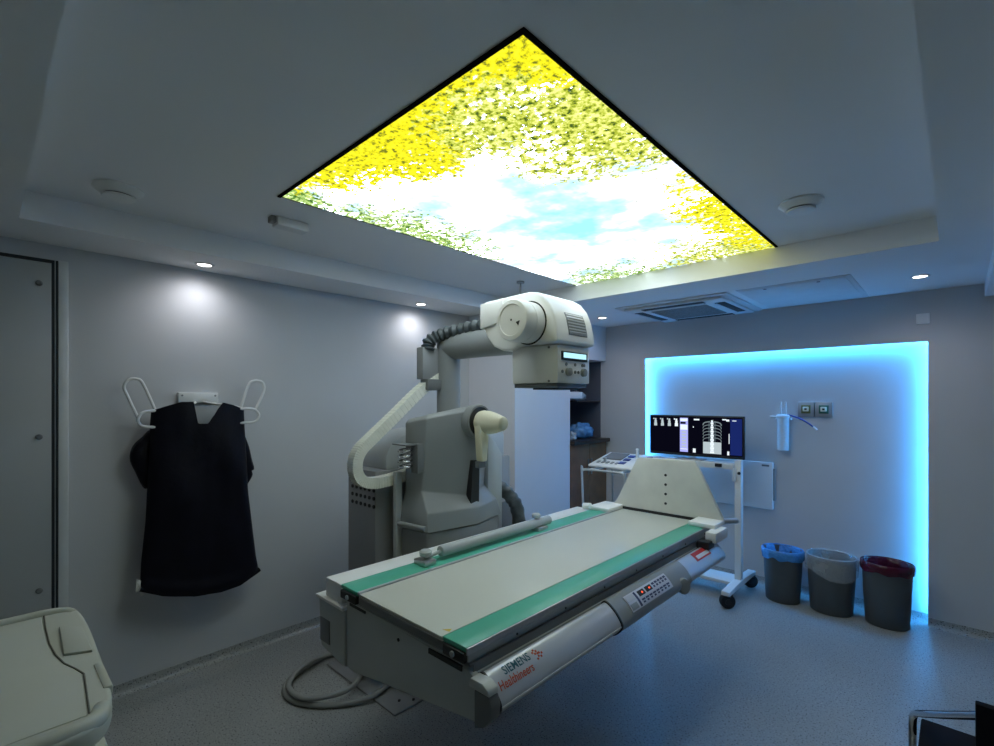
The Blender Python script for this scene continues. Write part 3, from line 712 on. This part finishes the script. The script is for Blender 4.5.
# hose beyond the housing
MB().tube([(-2.05, 2.08, 1.05), (-2.0, 2.13, 1.01), (-1.93, 2.17, .94), (-1.90, 2.20, .84), (-1.89, 2.22, .55)], .04, 14, smooth=10, rfun=lambda i: .040+.003*math.sin(i*1.6)).build('corrugated_hose', M['hose'], R)

# floor cable
cpts = [(-2.35, 1.60, .022), (-2.60, 1.50, .018), (-2.69, 1.42, .016), (-2.675, 1.287, .016), (-2.61, 1.144, .016), (-2.522, 1.08, .016), (-2.402, 1.078, .016), (-2.281, 1.148, .016), (-2.187, 1.258, .018), (-2.139, 1.37, .030), (-2.20, 1.56, .034)]
c2 = [(-2.249, 1.238, .05), (-2.32, 1.118, .046), (-2.412, 1.080, .046), (-2.515, 1.098, .046), (-2.600, 1.175, .046), (-2.655, 1.294, .046), (-2.625, 1.405, .046), (-2.506, 1.462, .048), (-2.368, 1.424, .05), (-2.27, 1.34, .05)]
b = MB().tube(cpts, .0140, 12, smooth=8); b.tube(c2, .0132, 12, closed=True, smooth=8)
tag(b.build('floor_cable', M['cable']), 'thick grey cable coiled on the floor beneath the table end', 'cable')

# ------------------------------------------------------------------ monitor trolley
t = empty('monitor_trolley', (-1.55, 4.0, 0), 'white steel trolley on castors carrying the monitor behind the footboard', 'trolley')
for x in (-1.215, -1.90):
    MB().box((x-.024, 3.975, .14), (x+.024, 4.025, 1.06 if x > -1.5 else 1.0), .004).build('post', M['white'], t)
    MB().prism([(3.70, .10), (3.70, .13), (3.95, .145), (4.05, .145), (4.33, .13), (4.33, .10)], 'x', x-.03, x+.03, .004).build('foot_bar', M['white'], t)
    for y in (3.74, 4.29):
        c_ = MB().cyl((x-.015, y+.018, .0535), (x+.015, y-.018, .0535), .053, bev=.008).build('castor', M['rubber'], t)
        MB().box((x-.03, y-.03, .09), (x+.03, y+.03, .1)).cyl((x+.012, y-.0165, .0535), (x+.018, y-.0225, .0535), .022).build('castor_fork', M['black'], c_)
MB().box((-1.87, 3.90, .115), (-1.245, 4.10, .14), .004).build('base_shelf', M['white'], t)
MB().box((-1.94, 3.95, 1.0), (-1.24, 4.12, 1.025), .004).box((-1.94, 3.945, .985), (-1.24, 3.96, 1.03), .003).build('top_shelf', M['white'], t)
for x, w_ in ((-1.86, .03), (-1.37, .05)):
    MB().box((x, 3.93, 1.0), (x+w_, 3.947, 1.025), .002).build('clip', M['black'], t)
MB().box((-1.25, 3.95, .90), (-1.225, 3.976, 1.0), .003).build('side_hook', M['white'], t)
MB().cyl((-1.205, 3.970, .96), (-1.205, 3.975, .96), .012, seg=12).build('lock_knob', M['black'], t)

mx0, mx1, mz0, mz1, my = -1.965, -1.190, 1.055, 1.392, 4.05
t = empty('monitor', ((mx0+mx1)/2, my, 1.026), 'wide black monitor showing a spine x-ray on the white trolley', 'monitor')
MB().box((mx0, my, mz0), (mx1, my+.03, mz1), .004).build('casing', M['black'], t)
MB().box((-1.72, 4.0, 1.026), (-1.50, 4.14, 1.036), .003).box((-1.64, my+.031, 1.03), (-1.58, my+.055, 1.25)).build('stand', M['steel'], t)
sc = MB().box((mx0+.012, my-.002, mz0+.022), (mx1-.012, my+.001, mz1-.012)).build('screen', M['scr_black'], t)
SX0, SX1, SZ0, SZ1 = mx0+.012, mx1-.012, mz0+.022, mz1-.012
def sq(u0, v0, u1, v1, name, mat, lift=.0008):       # v from the top
    a = MB(); x0, x1 = SX0+(SX1-SX0)*u0, SX0+(SX1-SX0)*u1; z0, z1 = SZ1-(SZ1-SZ0)*v1, SZ1-(SZ1-SZ0)*v0
    a.box((x0, my-.002-lift, z0), (x1, my-.002-lift+.0006, z1)); return a
for k in range(4):
    u = .03+k*.082
    b = sq(u, .05, u+.012, .09, '', None)
    for (a0, v0, a1, v1) in ((.026, .06, .046, .12), (.022, .12, .05, .19), (.018, .19, .054, .27)): b.bm.from_mesh(sq(u+a0-.008, v0, u+a1-.008, v1, '', None).build('x', M['scr_mid'], sc).data) if False else b.box((SX0+(SX1-SX0)*(u+a0-.008), my-.0028, SZ1-(SZ1-SZ0)*v1), (SX0+(SX1-SX0)*(u+a1-.008), my-.0022, SZ1-(SZ1-SZ0)*v0))
    b.build('thumbnail', M['scr_mid'] if k != 3 else M['scr_white'], sc)
sq(.345, .03, .435, .97, '', 0).build('tool_column', M['scr_lilac'], sc)
for v0, v1 in ((.05, .12), (.22, .36), (.88, .90)): sq(.35, v0, .43, v1, '', 0, .0014).build('tool_block', M['scr_white'], sc)
sq(.35, .14, .41, .20, '', 0, .0014).build('tool_block', M['scr_black'], sc)
for k in range(6): sq(.365, .40+k*.08, .415, .44+k*.08, '', 0, .0014).build('tool_icon', M['scr_mid'], sc)
sq(.60, .66, .79, .97, '', 0).build('abdomen_image', M['scr_mid'], sc)
b = MB()
for k in range(16):
    v = .08+k*.055; w_ = .010 + .0005*k + (.004 if k % 2 else 0)
    u = .695; b.box((SX0+(SX1-SX0)*(u-w_), my-.0036, SZ1-(SZ1-SZ0)*(v+.05)), (SX0+(SX1-SX0)*(u+w_), my-.0030, SZ1-(SZ1-SZ0)*v))
b.build('spine_image', M['scr_white'], sc)
sq(.655, .10, .735, .66, '', 0, .0011).build('chest_image', M['scr_dim'], sc)
rb = MB()
for k in range(6):
    for s_ in (-1, 1):
        pts = []
        for j in range(8):
            a = j/7; u = .695+s_*(.02+.075*math.sin(a*PI*.55)); v = .12+k*.085+.10*a*a
            pts.append((SX0+(SX1-SX0)*u, my-.0032, SZ1-(SZ1-SZ0)*v))
        rb.tube(pts, .0024 if k else .004, 6)
rb.build('rib_image', M['scr_grey'], sc)
for (u0, v0, u1, v1) in ((.50, .05, .56, .09), (.84, .05, .87, .10), (.49, .86, .52, .97), (.85, .88, .87, .98), (.865, .42, .872, .68), (.80, .04, .84, .07), (.90, .07, .94, .09), (.49, .26, .50, .29)):
    sq(u0, v0, u1, v1, '', 0, .0014).build('screen_mark', M['scr_white'], sc)
sq(.88, .03, .995, .97, '', 0).build('side_menu', M['scr_blue'], sc)

# control console on its stand
t = empty('console_stand', (-1.85, 3.45, 0), 'grey tubular stand with bent legs under the control console', 'stand'); t.scale.z = 1.03
MB().tube([(-2.06, 3.20, .001), (-2.11, 3.20, .90), (-2.10, 3.20, .945), (-2.06, 3.21, .955), (-1.79, 3.21, .955), (-1.755, 3.21, .93), (-1.75, 3.21, .88), (-1.75, 3.21, .001)], .009, smooth=5).build('front_frame', M['grey_light'], t)
MB().tube([(-2.10, 3.64, .001), (-2.10, 3.64, .90), (-2.09, 3.64, .945), (-2.05, 3.64, .955), (-1.79, 3.64, .955), (-1.755, 3.64, .93), (-1.75, 3.64, .88), (-1.75, 3.64, .001)], .009, smooth=5).build('rear_frame', M['grey_light'], t)
for x in (-2.05, -1.80): MB().cyl((x, 3.21, .955), (x, 3.64, .955), .010, seg=12).build('cross_rail', M['white'], t)
t = CON = empty('control_console', (-1.87, 3.42, .967), 'sloping white control console with buttons and joystick on a tubular stand', 'control console')
MB().prism([(3.27, .967), (3.62, .967), (3.62, 1.050), (3.60, 1.054), (3.27, .985)], 'x', -2.10, -1.67, .006).build('casing', M['white'], t)
def onc(x0, x1, f0, f1, name, mat, th=.003):
    P = lambda f, o_: (3.28+.31*f, .9873+.0723*f+o_)
    a, b_ = P(f0, 0), P(f1, 0)
    MB().prism([(a[0], a[1]-.002), (b_[0], b_[1]-.002), (b_[0]-.001, b_[1]+th), (a[0]-.001, a[1]+th)], 'x', x0, x1).build(name, mat, t)
onc(-2.06, -1.90, .45, .92, 'display', M['grey_dark'])
for k in range(5): onc(-2.06+k*.04, -2.04+k*.04, .15, .27, 'button', M['grey'])
for k in range(3): onc(-1.88, -1.83, .2+k*.25, .33+k*.25, 'button', M['tube_blue'])
for k in range(3): onc(-1.73, -1.69, .3+k*.2, .42+k*.2, 'button', M['navy_btn'])
MB().lathe([(.018, 0), (.014, .012), (.010, .015), (.010, .07), (.013, .075), (.011, .085)], (-1.77, 3.44, 1.032), seg=16).build('joystick', M['head'], t)
MB().lathe([(.012, 0), (.012, .03)], (-1.99, 3.34, 1.011), seg=16).build('control_knob', M['steel'], t)

CON.location.z += .032
# flat detector board leaning against / mounted on niche wall
t = empty('bucky_board', (-1.42, NY-.03, .62), 'flat white wall-mounted board behind the monitor trolley post', 'board')
MB().box((-1.78, NY-.04, .625), (-1.085, NY-.001, 1.008), .006).build('board', M['white'], t)
MB().box((-1.165, NY-.043, .975), (-1.11, NY-.039, .990), .001).build('handle_slot', M['grey_dark'], t)
MB().box((-1.084, NY-.034, .70), (-1.072, NY-.004, .96), .002).build('edge_grip', M['grey'], t)

# suction jar and gas outlets on the niche wall
t = empty('suction_jar', (-1.0, NY-.06, 1.1), 'clear cylindrical suction jar hanging on the niche wall beside the sockets', 'jar')
jx, jy = -1.005, NY-.06
MB().lathe([(.036, 0), (.040, .004), (.043, .26), (.040, .26), (.037, .008), (.0, .006)], (jx, jy, 1.118), seg=28, cap=False).build('jar_body', M['acrylic'], t)
MB().lathe([(.046, 0), (.048, .004), (.048, .018), (.040, .024), (.018, .026)], (jx, jy, 1.379), seg=28).build('lid', M['white'], t)
MB().cyl((jx-.016, jy, 1.40), (jx-.016, jy, 1.505), .006, seg=12).cyl((jx+.018, jy, 1.40), (jx+.018, jy, 1.505), .006, seg=12).build('riser_tube', M['acrylic'], t)
MB().box((jx-.055, jy, 1.36), (jx+.05, NY-.001, 1.376), .003).cyl((jx-.09, jy-.02, 1.385), (jx-.04, jy, 1.385), .008, seg=10).build('bracket', M['white'], t)
MB().cyl((jx+.005, jy, 1.13), (jx+.005, jy, 1.36), .012, seg=12).box((jx-.002, jy-.02, 1.122), (jx+.026, jy+.01, 1.15), .003).build('inner_float', M['acrylic'], t)
MB().tube([(jx+.03, jy, 1.405), (jx+.06, jy, 1.395), (jx+.12, jy+.02, 1.37), (jx+.18, jy+.02, 1.33), (jx+.215, jy+.02, 1.297)], .006, smooth=6).build('hose', M['tube_blue'], t)
MB().cyl((jx+.20, jy+.02, 1.312), (jx+.225, jy+.02, 1.288), .0085, seg=12).build('hose_tip', M['white'], t)
t = empty('gas_outlet_plate', (-.795, NY, 1.39), 'metal wall plate with two square medical gas outlets above the bins', 'gas outlets')
for x, m_ in ((-.914, 'socket'), (-.796, 'socket_g')):
    b_ = MB().box((x+.002, NY-.022, 1.386), (x+.114, NY-.001, 1.505), .004).build('outlet_box', M['plate'], t)
    MB().box((x+.026, NY-.027, 1.415), (x+.090, NY-.021, 1.480), .003).build('coloured_plate', M[m_], b_)
    MB().box((x+.038, NY-.036, 1.431), (x+.078, NY-.027, 1.467), .004).build('outlet_ring', M['ivory'], b_)
    MB().box((x+.050, NY-.0375, 1.442), (x+.066, NY-.0355, 1.456), .001).build('outlet_hole', M['black'], b_)

# ------------------------------------------------------------------ bins with liners
def binshape(cx, cy, k, h):
    prof = [(.128, .0), (.134, .006), (.146, .20), (.155, h-.012), (.160, h-.010), (.160, h), (.152, h), (.134, .2), (.118, .012), (.0, .010)]
    return MB().lathe([(r*k, z) for r, z in prof], (cx, cy, .001), seg=48, sx=1.04, sy=.92, cap=False)
def liner(cx, cy, k, h, drop, seed, knot=None):
    n = 72; rows = []
    spec = [(.162, -drop, 1), (.166, -drop*.6, .6), (.1665, -.02, .3), (.164, .004, .25), (.158, .008, .3), (.148, -.006, .8), (.140, -.05, 1.), (.128, -.13, 1.2), (.112, -.22, 1.2), (.06, -.30, 1), (.004, -.31, .2)]
    for r, dz, wv in spec:
        rr = []
        for i in range(n):
            a = 2*PI*i/n
            w1 = noise.noise(Vector((math.cos(a)*3, math.sin(a)*3, seed+dz*9)))*.016*wv if r < .15 else noise.noise(Vector((math.cos(a)*6, math.sin(a)*6, seed+dz*6)))*.006*wv + noise.noise(Vector((math.cos(a)*15, math.sin(a)*15, seed+dz*20)))*.003
            z = dz
            if wv == 1 and r > .15: z += noise.noise(Vector((math.cos(a)*2, math.sin(a)*2, seed+7)))*.03
            if knot is not None and dz < -.02 and r > .15: z -= knot*(.5+.5*math.cos(a+1.2))**4 * (1 if wv == 1 else .5)
            q = r*k + w1 + (.002 if r > .15 else 0)
            rr.append((cx+q*1.04*math.cos(a), cy+q*.92*math.sin(a), h+.001+z))
        rows.append(rr)
    b = MB(); b.loft(rows, cap=False); return b
BINS = [(-.960, 4.19, .82, .385, 'bag_blue', 'blue', .062, 1., None), (-.655, 4.21, .93, .40, 'bag_clear', 'clear', .10, 4., .05), (-.340, 4.215, .855, .415, 'bag_red', 'dark red', .055, 8., None)]
where = {'blue': 'leftmost', 'clear': 'middle', 'dark red': 'rightmost'}
for x, y, k, h, mt, cn_, drop, sd, kn in BINS:
    tag(binshape(x, y, k, h).build('waste_bin', M['bin'], origin=(x, y, 0), ang=60), f'{where[cn_]} dark grey waste bin, the one with the {cn_} liner', 'bin', 'waste bins by the lit niche')
    tag(liner(x, y, k, h, drop, sd, kn).build('bin_liner', M[mt], ang=60), f'{cn_} plastic liner folded over the rim of the {where[cn_]} bin', 'bin liner', 'liners in the waste bins')

# ------------------------------------------------------------------ plastic cart, bottom left
t = empty('equipment_cart', (-1.47, -.25, 0), 'beige plastic cart top with raised rim in the lower left corner', 'cart')
ZT = .95
def rounded(pts, k=4): return [(q.x, q.y) for q in catmull([Vector((*p, 0)) for p in pts], k, True)]
out_ = [(-1.80, -.75), (-1.815, -.3), (-1.815, .06), (-1.815, .12), (-1.81, .165), (-1.785, .186), (-1.66, .193), (-1.45, .190), (-1.26, .183), (-1.18, .172), (-1.135, .15), (-1.108, .105), (-1.105, .0), (-1.105, -.3), (-1.105, -.75)]
MB().prism(rounded(out_[:-1] + [out_[-1]], 3), 'z', ZT-.055, ZT-.012, .012, 3).build('cart_top', M['cart'], t, ang=50)
inn = [(-1.775, -.70), (-1.775, .10), (-1.55, .108), (-1.43, .118), (-1.375, .142), (-1.34, .148), (-1.165, .135), (-1.15, -.70)]
MB().prism([(-1.775, -.70), (-1.775, .112), (-1.70, .110), (-1.57, .110), (-1.49, .115), (-1.43, .124), (-1.39, .138), (-1.345, .148), (-1.165, .136), (-1.15, -.70)], 'z', ZT-.02, ZT-.010, .002).build('work_surface', M['cart'], t)
MB().tube([(-1.785, .118, ZT-.0105), (-1.68, .114, ZT-.0105), (-1.57, .113, ZT-.0105), (-1.49, .118, ZT-.0105), (-1.43, .127, ZT-.0105), (-1.385, .141, ZT-.0105), (-1.345, .151, ZT-.0105), (-1.168, .139, ZT-.0105)], .0018, 8).build('groove', M['cart_dark'], t)
MB().tube([(-1.80, -.7, ZT-.012), (-1.80, -.35, ZT-.012), (-1.80, -.05, ZT-.012), (-1.80, .06, ZT-.012), (-1.799, .12, ZT-.012), (-1.792, .160, ZT-.016), (-1.775, .176, ZT-.022)], .013, 12, smooth=5).build('rear_rim', M['cart'], t)
MB().tube([(-1.122, -.7, ZT-.016), (-1.122, -.35, ZT-.016), (-1.122, -.05, ZT-.016), (-1.123, .05, ZT-.016), (-1.13, .11, ZT-.016), (-1.15, .145, ZT-.018), (-1.19, .160, ZT-.022)], .016, 12, smooth=5).build('front_rim', M['cart'], t)
MB().prism([(-1.665, .138), (-1.62, .178), (-1.45, .178), (-1.475, .130)], 'z', ZT-.016, ZT-.006, .003).build('pocket_lid', M['cart'], t)
MB().box((-1.38, .17, ZT-.03), (-1.25, .186, ZT-.009), .004).build('handle_grip', M['cart'], t)
MB().box((-1.77, -.72, .12), (-1.15, .08, ZT-.055), .01).build('cart_body', M['cart_dark'], t)
MB().box((-1.20, .06, .10), (-1.118, .160, ZT-.052), .01).box((-1.80, .06, .10), (-1.74, .165, ZT-.052), .01).build('corner_post', M['cart'], t)
for z0, z1 in ((.62, .84), (.38, .60), (.14, .36)):
    d_ = MB().box((-1.13, -.68, z0), (-1.118, .05, z1), .004).build('drawer', M['cart_dark'], t)
    MB().box((-1.118, -.45, z1-.05), (-1.10, -.15, z1-.03), .004).build('drawer_pull', M['cart'], d_)
for x in (-1.74, -1.17):
    for y in (-.66, .06):
        MB().cyl((x-.02, y, .052), (x+.02, y, .052), .0515, bev=.008).box((x-.008, y-.01, .06), (x+.008, y+.01, .13)).build('castor', M['rubber'], t)

# ------------------------------------------------------------------ chair, bottom right
t = empty('visitor_chair', (.2, 1.85, 0), 'black chair with chrome tube frame cut off at the lower right corner', 'chair')
def cpt(x, y, z): return Vector((x, y, z))
for sgn in (0, 1):
    f = (lambda p: p) if not sgn else (lambda p: (.62-p[0], p[1], p[2]))
    MB().tube([f(p) for p in ((-.10, 2.03, .001), (-.10, 2.03, .25), (-.10, 2.03, .44), (-.10, 2.03, .50), (-.094, 2.015, .533), (-.077, 1.965, .565), (-.02, 1.83, .650), (.045, 1.675, .750))], .0105, 14, smooth=7).build('side_frame', M['chrome'], t)
    MB().tube([f(p) for p in ((.07, 1.665, .78), (.07, 1.665, .46), (.07, 1.665, .001))], .0105, 14, smooth=4).build('rear_leg', M['chrome'], t)
MB().box((-.082, 1.67, .455), (.70, 2.085, .495), .006).build('seat', M['sling'], t)
MB().prism([(1.628, .43), (1.652, .43), (1.652, .795), (1.628, .795)], 'x', .034, .60, .003).build('backrest', M['sling'], t)

# ------------------------------------------------------------------ world, camera, view
wd = bpy.data.worlds.new('world'); scene.world = wd; wd.use_nodes = True
bg = wd.node_tree.nodes.get('Background') or wd.node_tree.nodes.new('ShaderNodeBackground')
bg.inputs[0].default_value = (.5, .6, .7, 1); bg.inputs[1].default_value = .02
cam = bpy.data.cameras.new('camera'); co = bpy.data.objects.new('camera', cam); COL.objects.link(co)
co.location = (0, 0, 1.52); co.rotation_euler = (PI/2, 0, math.radians(43.3))
cam.sensor_width = 36; cam.lens = 36*487/994; cam.shift_y = 27/994; cam.clip_start = .02
scene.camera = co
vs = scene.view_settings
vs.view_transform = 'Standard'; vs.look = 'None'; vs.exposure = .30; vs.gamma = 1.; vs.use_curve_mapping = False
